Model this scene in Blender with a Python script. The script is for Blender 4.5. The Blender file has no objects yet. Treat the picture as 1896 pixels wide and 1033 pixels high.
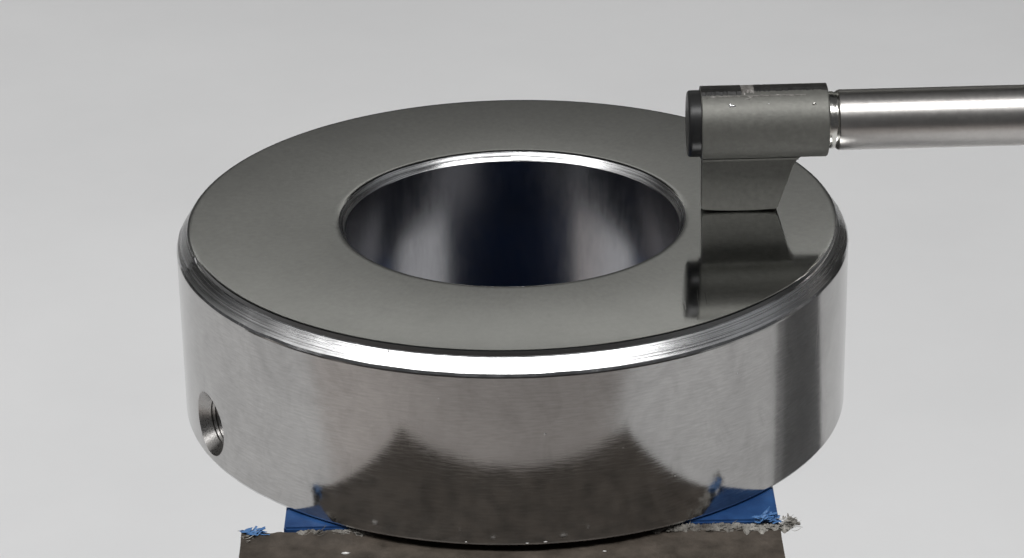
import bpy, bmesh, math, random
import numpy as np
from mathutils import Vector, Matrix
random.seed(7); rng = np.random.default_rng(7)
S = 0.025                      # ring radius in metres; all lengths below are in ring radii
C = bpy.context.scene.collection
sin, cos, pi, R = math.sin, math.cos, math.pi, math.radians

# ------------------------------------------------------------ camera
cam = bpy.data.cameras.new('camera'); co = bpy.data.objects.new('camera', cam); C.objects.link(co)
EL, ROLL = 0.4191, -0.0172
D = Vector((0, cos(EL), -sin(EL))); POS = Vector((-.0034, 0, -.2142)) - D*9.1895
r0 = Vector((1, 0, 0)); u0 = r0.cross(D)
rx = cos(ROLL)*r0 + sin(ROLL)*u0; ux = -sin(ROLL)*r0 + cos(ROLL)*u0
M = Matrix((( rx.x, ux.x, -D.x, POS.x*S), (rx.y, ux.y, -D.y, POS.y*S), (rx.z, ux.z, -D.z, POS.z*S), (0, 0, 0, 1)))
co.matrix_world = M
cam.sensor_width = 36; cam.lens = 36*5648.5/1896
cam.clip_start = .005; cam.clip_end = 30
bpy.context.scene.camera = co

# ------------------------------------------------------------ light
w = bpy.data.worlds.new('World'); bpy.context.scene.world = w; w.use_nodes = True
w.node_tree.nodes['Background'].inputs[0].default_value = (.95, .97, 1, 1)
w.node_tree.nodes['Background'].inputs[1].default_value = .07

def area(name, loc, target, sx, sy, power, col):
    l = bpy.data.lights.new(name, 'AREA'); l.shape = 'RECTANGLE'; l.size = sx; l.size_y = sy
    l.energy = power; l.color = col
    o = bpy.data.objects.new(name, l); C.objects.link(o); o.location = loc
    o.rotation_euler = (Vector(target) - Vector(loc)).to_track_quat('-Z', 'Y').to_euler()
    return o
sb = area('ceiling_softbox', (-.44, -.50, 1.2), (-.42, .10, -.13), 2.5, .32, 14.0, (1, .998, .995)); sb.data.spread = R(115)
area('ceiling_softbox', (-1.45, .30, 1.2), (-1.3, .3, 0), 1.1, .9, 1.5, (1, .99, .975))
area('ceiling_softbox', (1.35, .30, 1.2), (1.2, .3, 0), .9, .9, .9, (.94, .97, 1))
ww = area('added_wall_light', (0, 1.0, .63), (0, 1.1, .50), 2.0, .04, 7.0, (1, .995, .95)); ww.data.spread = R(110)  # unseen lamp added so the wall brightens upward in the top face's reflection

vs = bpy.context.scene.view_settings
vs.view_transform = 'Standard'; vs.look = 'None'; vs.exposure = 0; vs.gamma = 1
bpy.context.scene.cycles.max_bounces = 14
bpy.context.scene.cycles.glossy_bounces = 10

# ------------------------------------------------------------ helpers
def tag(o, label=None, cat=None, group=None, kind=None):
    for k, v in (('label', label), ('category', cat), ('group', group), ('kind', kind)):
        if v: o[k] = v
    return o
def empty(name, loc):
    o = bpy.data.objects.new(name, None); C.objects.link(o); o.location = [c*S for c in loc]; return o
def link(name, me, mat=None, parent=None):
    o = bpy.data.objects.new(name, me); C.objects.link(o)
    if mat: me.materials.append(mat)
    if parent is not None:
        o.parent = parent; o.matrix_parent_inverse = Matrix.Translation(parent.location).inverted()
    return o
def mesh(name, verts, faces, mat=None, parent=None, smooth=False):
    me = bpy.data.meshes.new(name)
    me.from_pydata([(v[0]*S, v[1]*S, v[2]*S) for v in verts], [], faces); me.update()
    if smooth: me.polygons.foreach_set('use_smooth', [True]*len(me.polygons))
    return link(name, me, mat, parent)
def bm_out(name, bm, mat, parent=None, smooth=False, sharp=None):
    bmesh.ops.scale(bm, vec=(S, S, S), verts=bm.verts)
    me = bpy.data.meshes.new(name); bm.to_mesh(me); bm.free()
    if smooth: me.polygons.foreach_set('use_smooth', [True]*len(me.polygons))
    if sharp is not None: me.set_sharp_from_angle(angle=R(sharp))
    return link(name, me, mat, parent)
def bevel_box(x0, x1, y0, y1, z0, z1, b=.01, seg=2, taper=None):
    bm = bmesh.new(); bmesh.ops.create_cube(bm, size=1)
    for v in bm.verts:
        v.co = Vector((x0 if v.co.x < 0 else x1, y0 if v.co.y < 0 else y1, z0 if v.co.z < 0 else z1))
    bmesh.ops.bevel(bm, geom=bm.edges[:], offset=b, segments=seg, affect='EDGES')
    return bm
def lathe_x(profile, seg=96, a0=0, a1=2*pi, cyc=True):
    """profile of (x, r) turned round the x axis -> verts, faces"""
    n = seg if cyc else seg+1
    vs_, fs = [], []
    for (x, r) in profile:
        for k in range(n):
            a = a0 + (a1-a0)*k/seg; vs_.append((x, -r*sin(a), r*cos(a)))
    for i in range(len(profile)-1):
        for k in range(seg):
            k2 = (k+1) % n
            fs.append((i*n+k, i*n+k2, (i+1)*n+k2, (i+1)*n+k))
    return vs_, fs

# ------------------------------------------------------------ materials
def new_mat(name):
    m = bpy.data.materials.new(name); m.use_nodes = True
    nt = m.node_tree; b = nt.nodes['Principled BSDF']; return m, nt, b
def nd(nt, t, **kw):
    n = nt.nodes.new(t)
    for k, v in kw.items():
        if k.startswith('i_'):
            key = k[2:]; n.inputs[int(key) if key.isdigit() else key.replace('_', ' ')].default_value = v
        else: setattr(n, k, v)
    return n
def ramp(nt, fac, stops):
    r = nt.nodes.new('ShaderNodeValToRGB'); e = r.color_ramp.elements
    while len(e) < len(stops): e.new(.5)
    for i, (p, c) in enumerate(stops):
        e[i].position = p; e[i].color = (c, c, c, 1) if isinstance(c, (int, float)) else (*c, 1)
    nt.links.new(fac, r.inputs[0]); return r.outputs[0]
def mapping(nt, sc, rot=(0, 0, 0), src=None):
    if src is None: src = nd(nt, 'ShaderNodeTexCoord').outputs['Object']
    m = nd(nt, 'ShaderNodeMapping'); m.inputs['Scale'].default_value = sc; m.inputs['Rotation'].default_value = rot
    nt.links.new(src, m.inputs[0]); return m.outputs[0]
def noise(nt, vec, scale, detail=3, rough=.55, dist=0):
    n = nd(nt, 'ShaderNodeTexNoise'); n.inputs['Scale'].default_value = scale; n.inputs['Detail'].default_value = detail
    n.inputs['Roughness'].default_value = rough; n.inputs['Distortion'].default_value = dist
    nt.links.new(vec, n.inputs['Vector']); return n.outputs['Fac']
def bump(nt, b, h, strength, dist, prev=None):
    n = nd(nt, 'ShaderNodeBump'); n.inputs['Strength'].default_value = strength; n.inputs['Distance'].default_value = dist
    nt.links.new(h, n.inputs['Height'])
    if prev is not None: nt.links.new(prev, n.inputs['Normal'])
    if b is not None: nt.links.new(n.outputs[0], b.inputs['Normal'])
    return n.outputs[0]
def math_(nt, op, a, b=None):
    n = nd(nt, 'ShaderNodeMath', operation=op)
    for i, v in enumerate((a, b)):
        if v is None: continue
        if isinstance(v, (int, float)): n.inputs[i].default_value = v
        else: nt.links.new(v, n.inputs[i])
    return n.outputs[0]
def polar(nt):
    """(angle, height, radius) of the object-space position, in ring radii"""
    tc = nd(nt, 'ShaderNodeTexCoord'); sp = nd(nt, 'ShaderNodeSeparateXYZ'); nt.links.new(tc.outputs['Object'], sp.inputs[0])
    x, y, z = sp.outputs
    a = math_(nt, 'ARCTAN2', x, math_(nt, 'MULTIPLY', y, -1.0))
    r = math_(nt, 'SQRT', math_(nt, 'ADD', math_(nt, 'MULTIPLY', x, x), math_(nt, 'MULTIPLY', y, y)))
    cx = nd(nt, 'ShaderNodeCombineXYZ')
    nt.links.new(a, cx.inputs[0]); nt.links.new(math_(nt, 'DIVIDE', z, S), cx.inputs[1]); nt.links.new(math_(nt, 'DIVIDE', r, S), cx.inputs[2])
    return cx.outputs[0]

def steel(name, col, rough, rvar=.04, grain=None, gstr=.1, gdist=1e-5, smear=(.0, 30), blot=.06, cgrain=0, tilt=0, scratch=0):
    m, nt, b = new_mat(name)
    b.inputs['Metallic'].default_value = 1
    P = mapping(nt, (1/S, 1/S, 1/S))
    pol = polar(nt)
    n1 = noise(nt, P, 3.0, 4)
    lo = tuple(c*(1-blot) for c in col); hi = tuple(min(1, c*(1+blot)) for c in col)
    colr = ramp(nt, n1, [(.3, lo), (.7, hi)])
    if cgrain:       # handling smudges and patches left by the stone, uneven in size
        sm = noise(nt, mapping(nt, (1, 1, .7), (.3, .2, .4), P), 9.0, 5, .65, 1.2)
        mx = nd(nt, 'ShaderNodeMix', data_type='RGBA', blend_type='MULTIPLY'); mx.inputs[0].default_value = 1
        nt.links.new(colr, mx.inputs[6]); nt.links.new(ramp(nt, sm, [(.32, 1-blot*1.3), (.55, 1.0)]), mx.inputs[7]); colr = mx.outputs[2]
    gv = mapping(nt, grain if grain else (200, 200, 200), (0, 0, tilt), pol if grain else P)
    g = noise(nt, gv, 1.0, 3, .6)
    if cgrain:
        mx = nd(nt, 'ShaderNodeMix', data_type='RGBA', blend_type='MULTIPLY'); mx.inputs[0].default_value = 1
        nt.links.new(colr, mx.inputs[6]); nt.links.new(ramp(nt, g, [(.25, 1-cgrain), (.75, 1.0)]), mx.inputs[7]); colr = mx.outputs[2]
    nt.links.new(colr, b.inputs['Base Color'])
    nt.links.new(ramp(nt, g, [(.3, rough-rvar), (.7, rough+rvar)]), b.inputs['Roughness'])
    nb_ = bump(nt, b, g, gstr, gdist)
    if scratch:      # sparse hairlines: thin iso-lines of a stretched noise
        h = None
        for k, (rz, sc) in enumerate(((.5, (26, 1.1, 3)), (-.9, (22, .9, 3)), (1.7, (30, 1.4, 3)))):
            q = noise(nt, mapping(nt, sc, (0, 0, rz), P), 1.0, 1, .5)
            l = ramp(nt, math_(nt, 'ABSOLUTE', math_(nt, 'SUBTRACT', q, .5+.09*(k-1))), [(0, 1), (.012, 0)])
            gate = ramp(nt, noise(nt, mapping(nt, (1, 1, 1), (0, 0, k), P), 4.0, 2), [(.56, 0), (.66, 1)])
            l = math_(nt, 'MULTIPLY', l, gate); h = l if h is None else math_(nt, 'MAXIMUM', h, l)
        bump(nt, b, h, scratch, 4e-6, nb_)
    return m

M_top = steel('lapped_steel', (.61, .611, .605), .085, .025, (48, 48, 48), .16, 4e-6, blot=.04, cgrain=.20, scratch=.35)
M_side = steel('ground_steel', (.465, .457, .448), .12, .04, (22, 170, 6), .30, 7e-6, blot=.10, cgrain=.22, tilt=.004, scratch=.3)
M_chf = steel('turned_steel', (.66, .66, .665), .27, .08, (.5, 150, 150), 1.0, 3.5e-5, cgrain=.22, blot=.05)
M_bore = steel('honed_steel', (.34, .34, .355), .22, .03, (30, 14, 1), .15, 6e-6, blot=.06)
M_burr = steel('edge_steel', (.66, .66, .67), .20, .08, (30, 30, 30), .5, 2e-5)
M_hole = steel('drilled_steel', (.33, .32, .31), .30, .08, None, .4, 2e-5, blot=.15)
M_shaft = steel('brushed_shaft_steel', (.57, .55, .53), .31, .02, (70, 70, 70), .25, 5e-6, blot=.04, cgrain=.10)
M_neck = steel('bright_collar_steel', (.66, .65, .61), .20, .05, None, .2, 1e-5, blot=.1)
M_glint = steel('chipped_bright_steel', (.9, .9, .9), .25, .1, None, .6, 2e-5)

def matte(name, lo, hi, sc, rough=.6, spec=.5, bs=.3, bd=2e-5, metal=0, detail=5, bsc=None):
    m, nt, b = new_mat(name)
    P = mapping(nt, (1/S, 1/S, 1/S))
    n1 = noise(nt, P, sc, detail, .6)
    nt.links.new(ramp(nt, n1, [(.3, lo), (.7, hi)]), b.inputs['Base Color'])
    b.inputs['Roughness'].default_value = rough; b.inputs['Specular IOR Level'].default_value = spec
    b.inputs['Metallic'].default_value = metal
    bump(nt, b, noise(nt, P, bsc or sc*4, 4, .6), bs, bd)
    return m
M_house = matte('sintered_grey_metal', (.14, .139, .127), (.172, .171, .156), 60, .56, .5, .8, 2e-5, metal=.6, bsc=90)
M_black = matte('black_plastic', (.012, .012, .013), (.02, .02, .02), 10, .36, .30, .15, 1e-5)
M_strip = matte('worn_black_strip', (.006, .006, .006), (.018, .017, .016), 30, .45, .5, .6, 3e-5)
M_scr = matte('scratched_grey', (.16, .15, .14), (.42, .40, .38), 60, .4, .5, .8, 4e-5, metal=.6)
M_blue = matte('blue_rubber', (.007, .032, .11), (.022, .078, .215), 11, .42, .5, .5, 6e-5)
M_curl = matte('torn_blue_film', (.035, .11, .28), (.08, .18, .36), 25, .45, .5, .5, 4e-5)
M_brown = matte('brown_fibreboard', (.030, .024, .018), (.082, .067, .054), 13, .62, .4, .8, 1.2e-4, bsc=30)
M_fibre = matte('torn_grey_fibre', (.05, .043, .036), (.36, .345, .315), 11, .7, .4, .8, 6e-5)
M_fleck = matte('white_fleck', (.55, .54, .52), (.75, .74, .72), 20, .5)
M_table = matte('pale_grey_laminate', (.69, .69, .693), (.735, .735, .737), .35, .8, .2, .1, 1e-5, bsc=6)
M_wall = matte('grey_painted_wall', (.068, .0684, .067), (.075, .0754, .074), .1, .9, .1, .1, 1e-5, bsc=5)
M_floor = matte('warm_grey_floor', (.70, .655, .63), (.76, .71, .685), .2, .7, .3, .1, 1e-5, bsc=5)
M_groove = steel('shaded_groove_steel', (.10, .10, .10), .35, .08)  # the step groove's shadow is put into this dark base colour
M_dark = matte('dark_grey_enamel', (.25, .25, .252), (.28, .28, .28), 2, .5)

# ------------------------------------------------------------ setting
TZ = -5.2
def sheet(name, x0, x1, y0, y1, z, m, nx=1):
    o = mesh(name, [(x0, y0, z), (x1, y0, z), (x1, y1, z), (x0, y1, z)], [(0, 1, 2, 3)], m)
    return tag(o, kind='structure')
fx, fy = (-44, 44), (4.0, -23.0)          # the front edge runs slightly askew
tr = 3.2                                    # rounded front edge
tp = [(44-fy[0], 0)] + [(tr*(1-sin(k*pi/2/14))-0, -tr*(1-cos(k*pi/2/14))) for k in range(15)]
tv_, tf = [], []
for (off, dz) in tp:
    for k in (0, 1):
        y_ = 44 if off > 40 else fy[k]+off
        tv_.append((fx[k], y_, TZ+dz))
tv_ += [(fx[0], fy[0], TZ-5), (fx[1], fy[1], TZ-5)]
for k in range(len(tv_)//2-1): tf.append((2*k, 2*k+2, 2*k+3, 2*k+1))
tb = mesh('table', tv_, tf, M_table, None, True); tb.data.set_sharp_from_angle(angle=R(40)); tag(tb, kind='structure')
sheet('floor', -200, 200, -200, 44, -14, M_floor)
wall = mesh('wall', [(-80, 44.02, -14.5), (80, 44.02, -14.5), (80, 44.02, 60), (-80, 44.02, 60)], [(0, 1, 2, 3)], M_wall)
tag(wall, kind='structure')

# ------------------------------------------------------------ ring gauge
H = .579; ZC = .0576; RT = .9607; RI = .517; RJ = .499; DJ = .0255; YO = -.011
ring = empty('ring_gauge', (0, 0, -H))
tag(ring, 'polished steel ring gauge with a lapped flat top, resting on the blue pad', 'ring gauge')
N = 720
AZH, ZH, RH = R(-62.9), -.456, .096          # small radial hole: azimuth, height, mouth radius
def pt(r, az, z, yo=0): return (r*sin(az), -r*cos(az)+yo, z)
def sstep(x, a, b):
    t = max(0, min(1, (x-a)/(b-a))); return t*t*(3-2*t)
kn = rng.random(64); 
def wob(az, k=1.0, seed=0):
    t = (az+pi)/(2*pi)*40*k + seed*7.3; i = int(math.floor(t)); f = t-i
    a, b = kn[i % 64], kn[(i+1) % 64]; f = f*f*(3-2*f); return a+(b-a)*f
verts, faces, mats, norms = [], [], [], []
def ring_row(fn, n=N):
    base = len(verts)
    for k in range(n):
        az = -pi + 2*pi*k/n; verts.append(fn(az))
    return base
def strip(b1, b2, mi, flip=False):
    for k in range(N):
        k2 = (k+1) % N
        faces.append((b1+k, b1+k2, b2+k2, b2+k)); mats.append(mi)
def step_amt(az):
    d = math.degrees(az)
    if -72 < d < 84: return 1.0
    if d >= 84 : return max(0, 1-(d-84)/8)
    return max(0, 1-(-72-d)/1.2)
def lip(az): return wob(az, .5, 2)
# top face: bore rim -> rounded rim -> flat -> outer edge
rows_top = [ring_row(lambda a: pt(RI+.000, a, -.0022, YO)), ring_row(lambda a: pt(RI+.004, a, -.0009, YO)), ring_row(lambda a: pt(RI+.010, a, -.00025, YO)), ring_row(lambda a: pt(RI+.018, a, 0, YO)),
            ring_row(lambda a: pt(.72, a, 0)), ring_row(lambda a: pt(RT-.010, a, 0)), ring_row(lambda a: pt(RT-.002, a, -.0003)), ring_row(lambda a: pt(RT, a, -.0012))]
for i in range(len(rows_top)-1): strip(rows_top[i], rows_top[i+1], 0)
# step groove below the face, then the turned chamfer, its lower land and the side
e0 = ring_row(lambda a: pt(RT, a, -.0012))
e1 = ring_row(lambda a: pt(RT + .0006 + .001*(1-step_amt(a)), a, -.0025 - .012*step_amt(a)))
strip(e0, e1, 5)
e1b = ring_row(lambda a: pt(RT + .0006 + .001*(1-step_amt(a)), a, -.0025 - .012*step_amt(a)))
e1c = ring_row(lambda a: pt(RT + .004 + .001*(1-step_amt(a)), a, -.0050 - .0115*step_amt(a)))
strip(e1b, e1c, 3)
LO = {}
def lowedge(a):
    v = .0040*(wob(a, 2.0, 1)-.5)*(1 if wob(a, .7, 5) > .42 else .4); return v
c0 = ring_row(lambda a: pt(RT + .004 + .001*(1-step_amt(a)), a, -.0050 - .0115*step_amt(a)))
c1 = ring_row(lambda a: pt(.9955+lowedge(a)*.5, a, -ZC + .0065 + lowedge(a)))
strip(c0, c1, 1)
d0 = ring_row(lambda a: pt(.9955+lowedge(a)*.5, a, -ZC + .0065 + lowedge(a)))
d1 = ring_row(lambda a: pt(.9992, a, -ZC - .0005 + lowedge(a)*.6))
strip(d0, d1, 3)
d2 = ring_row(lambda a: pt(1, a, -ZC-.005))
d1b = ring_row(lambda a: pt(.9992, a, -ZC - .0005 + lowedge(a)*.6))
strip(d1b, d2, 2)
# side wall: grid with a round opening for the hole
zs = [-ZC-.005] + list(np.linspace(-.09, -.33, 8)) + list(np.linspace(-.34, -.568, 39))
g0 = [ring_row(lambda a, z=z: pt(1, a, z)) for z in zs]
def uv(az, z): return (sin(az-AZH), z-ZH)
inside = lambda az, z: math.hypot(*uv(az, z)) < RH
cells = set()
for i in range(len(zs)-1):
    for k in range(N):
        azs = [-pi+2*pi*((k+j) % N)/N for j in (0, 1)]
        if all(abs(a-AZH) > .3 for a in azs): 
            faces.append((g0[i]+k, g0[i]+(k+1) % N, g0[i+1]+(k+1) % N, g0[i+1]+k)); mats.append(2); continue
        ins = [inside(a, z) for a in azs for z in (zs[i], zs[i+1])]
        if any(ins): cells.add((i, k)); continue
        faces.append((g0[i]+k, g0[i]+(k+1) % N, g0[i+1]+(k+1) % N, g0[i+1]+k)); mats.append(2)
snap = set()
for (i, k) in cells:
    for di, dk in ((0, 0), (0, 1), (1, 0), (1, 1)):
        az = -pi+2*pi*((k+dk) % N)/N; z = zs[i+di]
        if not inside(az, z): snap.add((i+di, (k+dk) % N))
for (i, k) in snap:
    az = -pi+2*pi*k/N; u, v = uv(az, zs[i]); d = math.hypot(u, v); u, v = u*RH/d, v*RH/d
    verts[g0[i]+k] = pt(1, AZH+math.asin(u), ZH+v)
# lower edge and underside
f0 = ring_row(lambda a: pt(1, a, -.568)); f1 = ring_row(lambda a: pt(.9985, a, -.573)); f2 = ring_row(lambda a: pt(.990, a, -H))
strip(f0, f1, 3); strip(f1, f2, 3)
u0_ = ring_row(lambda a: pt(.990, a, -H)); u1_ = ring_row(lambda a: pt(.52, a, -H, YO)); strip(u0_, u1_, 2)
u2_ = ring_row(lambda a: pt(RJ, a, -H+.02, YO)); u1b = ring_row(lambda a: pt(.52, a, -H, YO)); strip(u1b, u2_, 3)
# bore wall and bore chamfer
b0 = ring_row(lambda a: pt(RJ, a, -H+.02, YO))
b1 = ring_row(lambda a: pt(RJ, a, -DJ-.002*wob(a, .6, 9), YO)); strip(b0, b1, 4)
b2 = ring_row(lambda a: pt(RJ, a, -DJ-.002*wob(a, .6, 9), YO)); b3 = ring_row(lambda a: pt(RI-.001, a, -.0030, YO)); strip(b2, b3, 1)
b4 = ring_row(lambda a: pt(RI-.001, a, -.0030, YO)); b5 = ring_row(lambda a: pt(RI, a, -.0022, YO)); strip(b4, b5, 3)
me = bpy.data.meshes.new('ring_body')
me.from_pydata([(x*S, y*S, z*S) for x, y, z in verts], [], faces)
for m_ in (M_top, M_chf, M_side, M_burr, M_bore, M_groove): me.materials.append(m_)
me.polygons.foreach_set('material_index', mats); me.polygons.foreach_set('use_smooth', [True]*len(faces)); me.update()
# orient faces away from the steel: fix by sign tests
bm = bmesh.new(); bm.from_mesh(me)
bmesh.ops.delete(bm, geom=[v for v in bm.verts if not v.link_faces], context='VERTS')
flip = []
for f in bm.faces:
    c = f.calc_center_median(); f.normal_update(); n = f.normal; rad = Vector((c.x, c.y, 0)).normalized()
    rr = math.hypot(c.x, c.y)/S; z = c.z/S
    out = {0: Vector((0, 0, 1)), 4: -rad}.get(f.material_index)
    if out is None:
        if rr > .75 and z > -.57: out = rad + Vector((0, 0, .5))
        elif z < -.55: out = Vector((0, 0, -1)) + (rad*.5 if rr > .75 else -rad*.5)
        else: out = -rad + Vector((0, 0, .8))
    if n.dot(out) < 0: flip.append(f)
bmesh.ops.reverse_faces(bm, faces=flip)
bm.to_mesh(me); bm.free()
body = link('ring_body', me, None, ring)

# hole: countersink, threaded wall, blind end
ax = Vector((sin(AZH), -cos(AZH), 0)); tv = Vector((cos(AZH), sin(AZH), 0)); zv = Vector((0, 0, 1))
hv, hf = [], []; n = 96
prof = [(0, RH, 1), (-.028, .069, 0)]
d_ = -.028
for k in range(24): prof += [(d_-.006, .072, 0), (d_-.012, .067, 0)]; d_ -= .012
prof += [(d_-.03, .001, 0)]
for (dep, r, surf) in prof:
    for k in range(n):
        a = 2*pi*k/n; u, v = r*cos(a), r*sin(a)
        base = math.sqrt(1-u*u) if surf else .995
        p_ = ax*(base+dep) + tv*u + zv*(ZH+v); hv.append(tuple(p_))
for i in range(len(prof)-1):
    for k in range(n): hf.append((i*n+k, i*n+(k+1) % n, (i+1)*n+(k+1) % n, (i+1)*n+k))
h = mesh('set_screw_hole', hv, hf, M_hole, ring, True); h.data.set_sharp_from_angle(angle=R(25))
h['label'] = 'small countersunk threaded hole in the side of the ring'

def blob(name, c, r, m, parent, seed=0, flat=(1, 1, 1), sub=2, jit=.35):
    bm = bmesh.new(); bmesh.ops.create_icosphere(bm, subdivisions=sub, radius=1)
    rg = random.Random(seed)
    for v in bm.verts: v.co *= 1 + jit*(rg.random()-.5)
    for v in bm.verts: v.co = Vector(c) + Vector((v.co.x*flat[0], v.co.y*flat[1], v.co.z*flat[2]))*r
    return bm_out(name, bm, m, parent, True)
# nick across the chamfer at front left
def sliver(name, pts, th, m, parent):
    """closed thin curl through pts (list of (pos, width))"""
    bm = bmesh.new(); rings = []
    for i, (p_, w_) in enumerate(pts):
        p_ = Vector(p_); t = (Vector(pts[min(i+1, len(pts)-1)][0]) - Vector(pts[max(i-1, 0)][0])).normalized()
        s = t.cross(Vector((0, -.3, 1))).normalized(); u = s.cross(t)
        rings.append([bm.verts.new(p_ + s*a*w_ + u*b_*th) for a, b_ in ((-1, 0), (0, 1), (1, 0), (0, -1))])
    for a, b_ in zip(rings, rings[1:]):
        for k in range(4): bm.faces.new((a[k], a[(k+1) % 4], b_[(k+1) % 4], b_[k]))
    bm.faces.new(rings[0][::-1]); bm.faces.new(rings[-1])
    return bm_out(name, bm, m, parent, True)
az0 = R(-20.2)
sliver('nick', [(pt(.964, az0-.010, -.016), .0015), (pt(.975, az0-.006, -.0275), .002), (pt(.984, az0+.002, -.038), .0012), (pt(.9925, az0+.010, -.048), .0026), (pt(.9965, az0+.012, -.0545), .001)], .0012, M_glint, ring)

for i, (az_, z_, r_) in enumerate(((4.5, -.235, .0042), (17, -.30, .002), (-31, -.21, .002), (38, -.16, .0022), (-12, -.13, .0018), (26, -.42, .0018))):
    blob('ding', pt(.9998, R(az_), z_), r_, M_glint, ring, 80+i, (.8, .25, 1.3), 2, .4)
# ------------------------------------------------------------ probe
PX, PZ = .565, .2735
probe = empty('roughness_probe', (.68, .01, 0))
tag(probe, 'grey metal stylus probe with black end cap on a steel rod, touching the ring top', 'measuring probe')
TILT = .0095
def px(v):   # probe axis frame -> scene
    x, y, z = v; return (PX + x, .01 + y, PZ + z + TILT*x)
def probe_part(name, vf, m, smooth=True, sharp=30):
    v, f = vf
    o = mesh(name, [px(q) for q in v], f, m, probe, smooth)
    if smooth: o.data.set_sharp_from_angle(angle=R(sharp))
    return o
RHs = .1065
hs = probe_part('housing', lathe_x([(-.006, .001), (-.006, RHs-.003), (-.003, RHs), (.364, RHs), (.3675, RHs-.003), (.3675, .001)], 128), M_house)
cap = probe_part('end_cap', lathe_x([(-.044, .001), (-.044, .090), (-.0425, .0945), (-.038, .0980), (-.030, .0985), (-.007, .0985), (-.006, .096)], 96), M_black, sharp=50)
probe_part('collar', lathe_x([(.367, .090), (.3715, .084), (.376, .0845), (.384, .0850), (.3875, .0830), (.392, .0830), (.395, .0855), (.3985, .088)], 96), M_neck, sharp=40)
probe_part('shaft', lathe_x([(.3985, .084), (.400, .0882), (.404, .0895), (3.5, .0895), (3.5, .001)], 128), M_shaft)
# skid blade: trapezoid with a rounded sole
xl, xr1, xr0 = 0.0, .2905, .2255
zt = -.075; npz = 9
prof = []
yb0, yb1 = -.030, .030
sole = []
for k in range(17):
    a = k/16
    x = (xl+.004) + (xr0-.004-xl-.004)*a
    sole.append((x, -PZ + .0005 + .0045*(abs(a-.5)*2)**2))
outline = [(xl, zt), (xl, -PZ+.010)] + sole + [(xr0+.001, -PZ+.010), (xr1-.022, -.128), (xr1-.010, -.108), (xr1, -.100), (xr1, zt)]
bv, bf = [], []
ny = 12
for j in range(ny+1):
    c = cos(pi*j/ny); y = .5*(yb0+yb1) + .5*(yb1-yb0)*(-c)
    lift = .006*(abs(c))**6
    for (x, z) in outline:
        low = z < -PZ+.0201
        zz = z - TILT*x + (lift if low else 0)
        bv.append((x + (0), y, zz))
no = len(outline)
for j in range(ny):
    for k in range(no):
        bf.append((j*no+k, j*no+(k+1) % no, (j+1)*no+(k+1) % no, (j+1)*no+k))
bf.append(tuple(range(no))[::-1]); bf.append(tuple(ny*no+k for k in range(no)))
probe_part('skid', (bv, bf), M_house, True, 25)
# fillets where the blade runs into the round housing
for s in (-1, 1):
    fv, ff = [], []
    for i in range(7):
        a = i/6*pi/2; rr_ = .014
        yy = s*(.030 + rr_ - rr_*cos(a)); zz = -.1015 - rr_*(1-sin(a))*.9 + .0025
        for x in (xl, xr1-.006): fv.append((x, yy, zz))
    for i in range(6): ff.append((2*i, 2*i+1, 2*i+3, 2*i+2))
    probe_part('fillet', (fv, ff), M_house)
# black strip along the top, worn back in places
def arc_patch(x0, x1, e0, e1, r, m, name, jag=0, n=40, thick=.002):
    """patch of the housing wall between two elevations (degrees from the front), uneven front edge"""
    v, f = [], []
    for i in range(n+1):
        x = x0 + (x1-x0)*i/n
        e = e0 + jag*(rng.random()-.5)
        for j in range(9):
            a = R(e + (e1-e)*j/8); rr_ = r if 0 < j < 8 else RHs-.0015
            v.append((x, -rr_*cos(a), rr_*sin(a)))
    for i in range(n):
        for j in range(8): f.append((i*9+j, i*9+j+1, (i+1)*9+j+1, (i+1)*9+j))
    f.append(tuple(range(9))); f.append(tuple(n*9+j for j in range(9))[::-1])
    o = probe_part(name, (v, f), m, False)
    return o
arc_patch(-.005, .112, 66, 150, RHs+.004, M_strip, 'black_strip', 3, 30)
arc_patch(.112, .150, 70, 150, RHs+.0032, M_scr, 'scratched_patch', 12, 14)
arc_patch(.150, .3655, 75, 150, RHs+.0036, M_strip, 'black_strip', 3.5, 50)
arc_patch(.02, .30, 65.5, 67.5, RHs+.0012, M_scr, 'worn_edge', 1.5, 60)
def on_house(x, e, r=RHs): a = R(e); return px((x, -r*cos(a), r*sin(a)))
blob('chip', on_house(.083, 47), .0085, M_glint, probe, 3, (1.1, .25, .6))
blob('chip', on_house(.077, 50), .0055, M_glint, probe, 5, (1.0, .3, .6))
blob('chip', on_house(.322, 47), .0075, M_neck, probe, 4, (.8, .3, .8))
blob('chip', on_house(.190, 50), .003, M_glint, probe, 9, (1, .3, .6))
for i, (x, e) in enumerate(((.005, 64), (.03, 66), (.128, 60), (.140, 64), (.17, 68), (.22, 68), (.262, 66))):
    blob('chip', on_house(x, e, RHs), .0035, M_scr, probe, 20+i, (2.2, .4, .5))

# stand that carries the rod, beyond the right edge of the picture
st = empty('gauge_stand', (5, 1.0, TZ))
tag(st, 'dark grey instrument stand carrying the steel rod, beyond the right edge', 'stand')
bm = bmesh.new()
lo = [(4, .30, TZ+.3), (6, .30, TZ+.3), (6, 3.6, TZ+.3), (4, 3.6, TZ+.3)]
hi = [(4, .14, .15), (6, .14, .15), (6, .80, .15), (4, .80, .15)]
vv = [bm.verts.new(p_) for p_ in lo+hi]
for q in ((3, 2, 1, 0), (4, 5, 6, 7), (0, 1, 5, 4), (1, 2, 6, 5), (2, 3, 7, 6), (3, 0, 4, 7)): bm.faces.new([vv[i] for i in q])
bmesh.ops.bevel(bm, geom=bm.edges[:], offset=.03, segments=2, affect='EDGES')
bm_out('column', bm, M_dark, st)
bm_out('drive_head', bevel_box(4.05, 6.2, -.3, .9, .152, .62, .04), M_dark, st)
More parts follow.
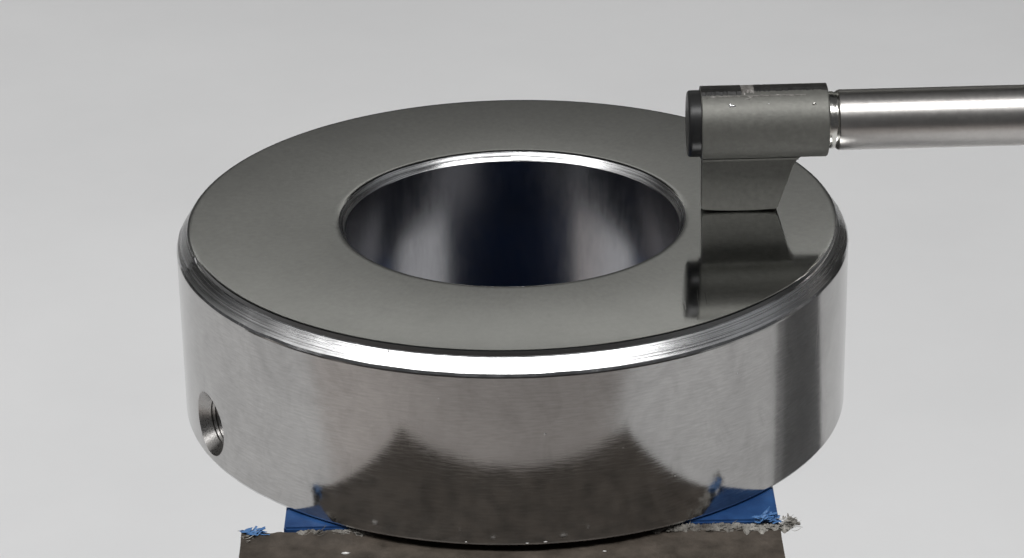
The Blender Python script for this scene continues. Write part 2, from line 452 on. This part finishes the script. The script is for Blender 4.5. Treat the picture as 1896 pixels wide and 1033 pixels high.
bm_out('base', bevel_box(3.7, 7, -.2, 5.6, TZ+.002, TZ+.298, .04), M_dark, st)

# ------------------------------------------------------------ holder: blue pad and brown block
blue = empty('blue_pad', (0, 0, TZ))
bm_out('pad_half', bevel_box(-.655, .733, -.868, -.40, TZ+.004, -H-.0002, .006, 2), M_blue, blue)
bm_out('pad_half', bevel_box(-.655, .733, .40, .80, TZ+.004, -H-.0002, .006, 2), M_blue, blue)
bm_out('pad_web', bevel_box(-.640, .718, -.3995, .3995, TZ+.006, -1.12, .006, 2), M_blue, blue)
tag(blue, 'blue rubber pad under the ring, showing left and right behind the torn brown edge', 'pad')

holder = empty('fibreboard_block', (0, -1.2, TZ))
tag(holder, 'dark brown fibreboard block in front of the blue pad, with a torn fibrous top edge', 'block')
BT = -H-.020
nx, ny_ = 150, 30
def rear(x):
    return -.872 + .012*(wob(x*2, 1, 3)-.5) + .008*(wob(x*7, 1, 6)-.5) - .03*max(0, (x-.3))*1.0
bv, bf = [], []
x0, x1 = -.772, .735
for j in range(ny_+1):
    for i in range(nx+1):
        x = x0 + (x1-x0)*i/nx; yr = rear(x); y = -1.515 + (yr+1.515)*j/ny_
        z = BT + .003*(wob(x*5+y*3, 1, 4)-.5)
        tt = j/ny_
        if tt > .9: z += (tt-.9)/.1*(.004+.008*wob(x*6, 1, 8))*(1 if abs(x) > .46 else .3)
        if x < -.6 and tt > .8: z += .010*(tt-.8)/.2*(-.6-x)/.17
        bv.append((x, y, z))
def gi(i, j): return j*(nx+1)+i
for j in range(ny_):
    for i in range(nx): bf.append((gi(i, j), gi(i+1, j), gi(i+1, j+1), gi(i, j+1)))
border = [gi(i, 0) for i in range(nx+1)] + [gi(nx, j) for j in range(1, ny_+1)] + [gi(i, ny_) for i in range(nx-1, -1, -1)] + [gi(0, j) for j in range(ny_-1, 0, -1)]
nb = len(bv)
for q in border: x, y, z = bv[q]; bv.append((x, y, TZ+.004))
for k in range(len(border)):
    k2 = (k+1) % len(border); bf.append((border[k2], border[k], nb+k, nb+k2))
bf.append(tuple(nb+k for k in range(len(border)))[::-1])
mesh('block_body', bv, bf, M_brown, holder)

# torn fibres along the rear edge: many small curled slivers joined in one part
def slivers(name, spots, m, parent, kind='stuff'):
    bm = bmesh.new(); rg = random.Random(11)
    for (x, y, z, L, w_, up) in spots:
        n = 5; a = rg.uniform(-.5, .5) if rg.random() < .8 else rg.uniform(0, pi); rings = []
        curl = rg.uniform(-1, 1)*.5
        p_ = Vector((x, y, z)); d = Vector((cos(a), sin(a)*.6, up*rg.uniform(-.2, 1))).normalized()
        for k in range(n):
            t = k/(n-1); ww = w_*(.4+1.2*t*(1-t)*2)*rg.uniform(.7, 1.3)
            s = d.cross(Vector((0, 0, 1))); s = s.normalized() if s.length > .01 else Vector((0, 1, 0)); u = s.cross(d)
            rings.append([bm.verts.new(p_ + s*aa*ww + u*bb*ww*.35) for aa, bb in ((-1, 0), (0, 1), (1, 0), (0, -1))])
            p_ = p_ + d*L/(n-1); d = (d + Vector((0, rg.uniform(-.3, .3), curl*.5 + rg.uniform(-.3, .3)))).normalized()
        for q, r_ in zip(rings, rings[1:]):
            for k in range(4): bm.faces.new((q[k], q[(k+1) % 4], r_[(k+1) % 4], r_[k]))
        bm.faces.new(rings[0][::-1]); bm.faces.new(rings[-1])
    bmesh.ops.recalc_face_normals(bm, faces=bm.faces)
    o = bm_out(name, bm, m, parent, False)
    if kind: o['kind'] = kind
    return o
sp = []
for k in range(130):
    x = rng.uniform(.36, .775) if k < 95 else rng.uniform(-.62, -.40)
    dens = 1
    y = rear(x) + rng.uniform(-.030, .010)*(1 if x > 0 else .6)
    sp.append((x, y, BT+.005+rng.uniform(0, .010), rng.uniform(.010, .035), rng.uniform(.0008, .0024), .35))
for k in range(60):
    a = rng.uniform(0, 2*pi); q = rng.uniform(0, .022)
    sp.append((.752+q*cos(a), -.885+q*sin(a), BT+.008+rng.uniform(0, .026), rng.uniform(.008, .025), rng.uniform(.0010, .0030), .9))
for k in range(30):
    sp.append((rng.uniform(-.775, -.74), rng.uniform(-.93, -.87), BT+.002+rng.uniform(0, .012), rng.uniform(.01, .03), rng.uniform(.0015, .003), .2))
slivers('torn_fibres', sp, M_fibre, holder)
def torn_band(xa, xb, wide, high, nseg, seed):
    v, f = [], []; rg = np.random.default_rng(seed); m_ = 9
    base = np.interp(np.linspace(0, 1, nseg+1), np.linspace(0, 1, nseg//6+1), rg.random(nseg//6+1)); j2 = np.interp(np.linspace(0, 1, nseg+1), np.linspace(0, 1, nseg//2+1), rg.random(nseg//2+1))
    for i in range(nseg+1):
        x = xa+(xb-xa)*i/nseg; e = min(1, i/8, (nseg-i)/8)
        wd = wide*(.15+1.15*base[i]*(.4+.6*wob(x*9, 1, 12))+.25*j2[i])*e+.002; yr = rear(x)+.004
        for j in range(m_+1):
            t = j/m_; hh = 0 if j in (0, m_) else high*(.3+rg.random()*.9)*e*sin(pi*t)**.5
            v.append((x+rg.uniform(-.0012, .0012), yr - wd*(1-t) + rg.uniform(-.001, .001), BT+.0025+hh+(.006 if t > .5 else 0)*e))
    for i in range(nseg):
        for j in range(m_): a = i*(m_+1)+j; f.append((a, a+m_+1, a+m_+2, a+1))
    f2 = [tuple(i*(m_+1)+j for j in ((0, m_))) for i in range(0)]
    return mesh('torn_layer', v, f, M_fibre, holder, True)
torn_band(.36, .772, .034, .012, 190, 3)
torn_band(-.625, -.38, .016, .008, 110, 4)
torn_band(-.775, -.70, .012, .012, 40, 5)
for k, (x_, y_, z_, r_) in enumerate(((.755, -.885, .010, .014), (.772, -.888, .022, .011), (.762, -.880, .030, .007), (.785, -.886, .016, .006))):
    blob('torn_clump', (x_, y_, BT+z_), r_, M_fibre, holder, 60+k, (1, .8, .8), 3, .5)
sp = [(rng.uniform(-.775, -.72), rear(-.75)+rng.uniform(-.02, .0), BT+.012+rng.uniform(0, .012), rng.uniform(.012, .03), rng.uniform(.004, .008), .3) for k in range(26)]
sp += [(rng.uniform(.655, .725), rear(.7)+rng.uniform(-.005, .02), BT+.018+rng.uniform(0, .022), rng.uniform(.012, .03), rng.uniform(.004, .009), .6) for k in range(34)]
slivers('torn_blue_film', sp, M_curl, holder)
# flecks of dust
def fleck(x, y, z, r, seed, fl=(1.6, .8, .5)):
    return blob('fleck', (x, y, z), r, M_fleck, holder, seed, fl, 1, .5)
fleck(-.478, -.985, BT+.002, .008, 1, (1.7, .8, .4))
fleck(.150, -1.075, BT+.002, .008, 2, (1.8, .6, .4)); fleck(.245, -1.09, BT+.002, .004, 3); fleck(.24, -1.0, BT+.002, .004, 4)
fleck(-.08, -1.085, BT+.002, .005, 5); fleck(-.2, -1.10, BT+.002, .003, 6)
for i, az in enumerate((-8.2, 1.5, 4.4)):
    blob('fleck', pt(1.0005, R(az), -.566-.002*(i % 2)), .0020+.0008*(i % 3), M_fleck, ring, 40+i, (1.8, .5, .6), 1, .5)
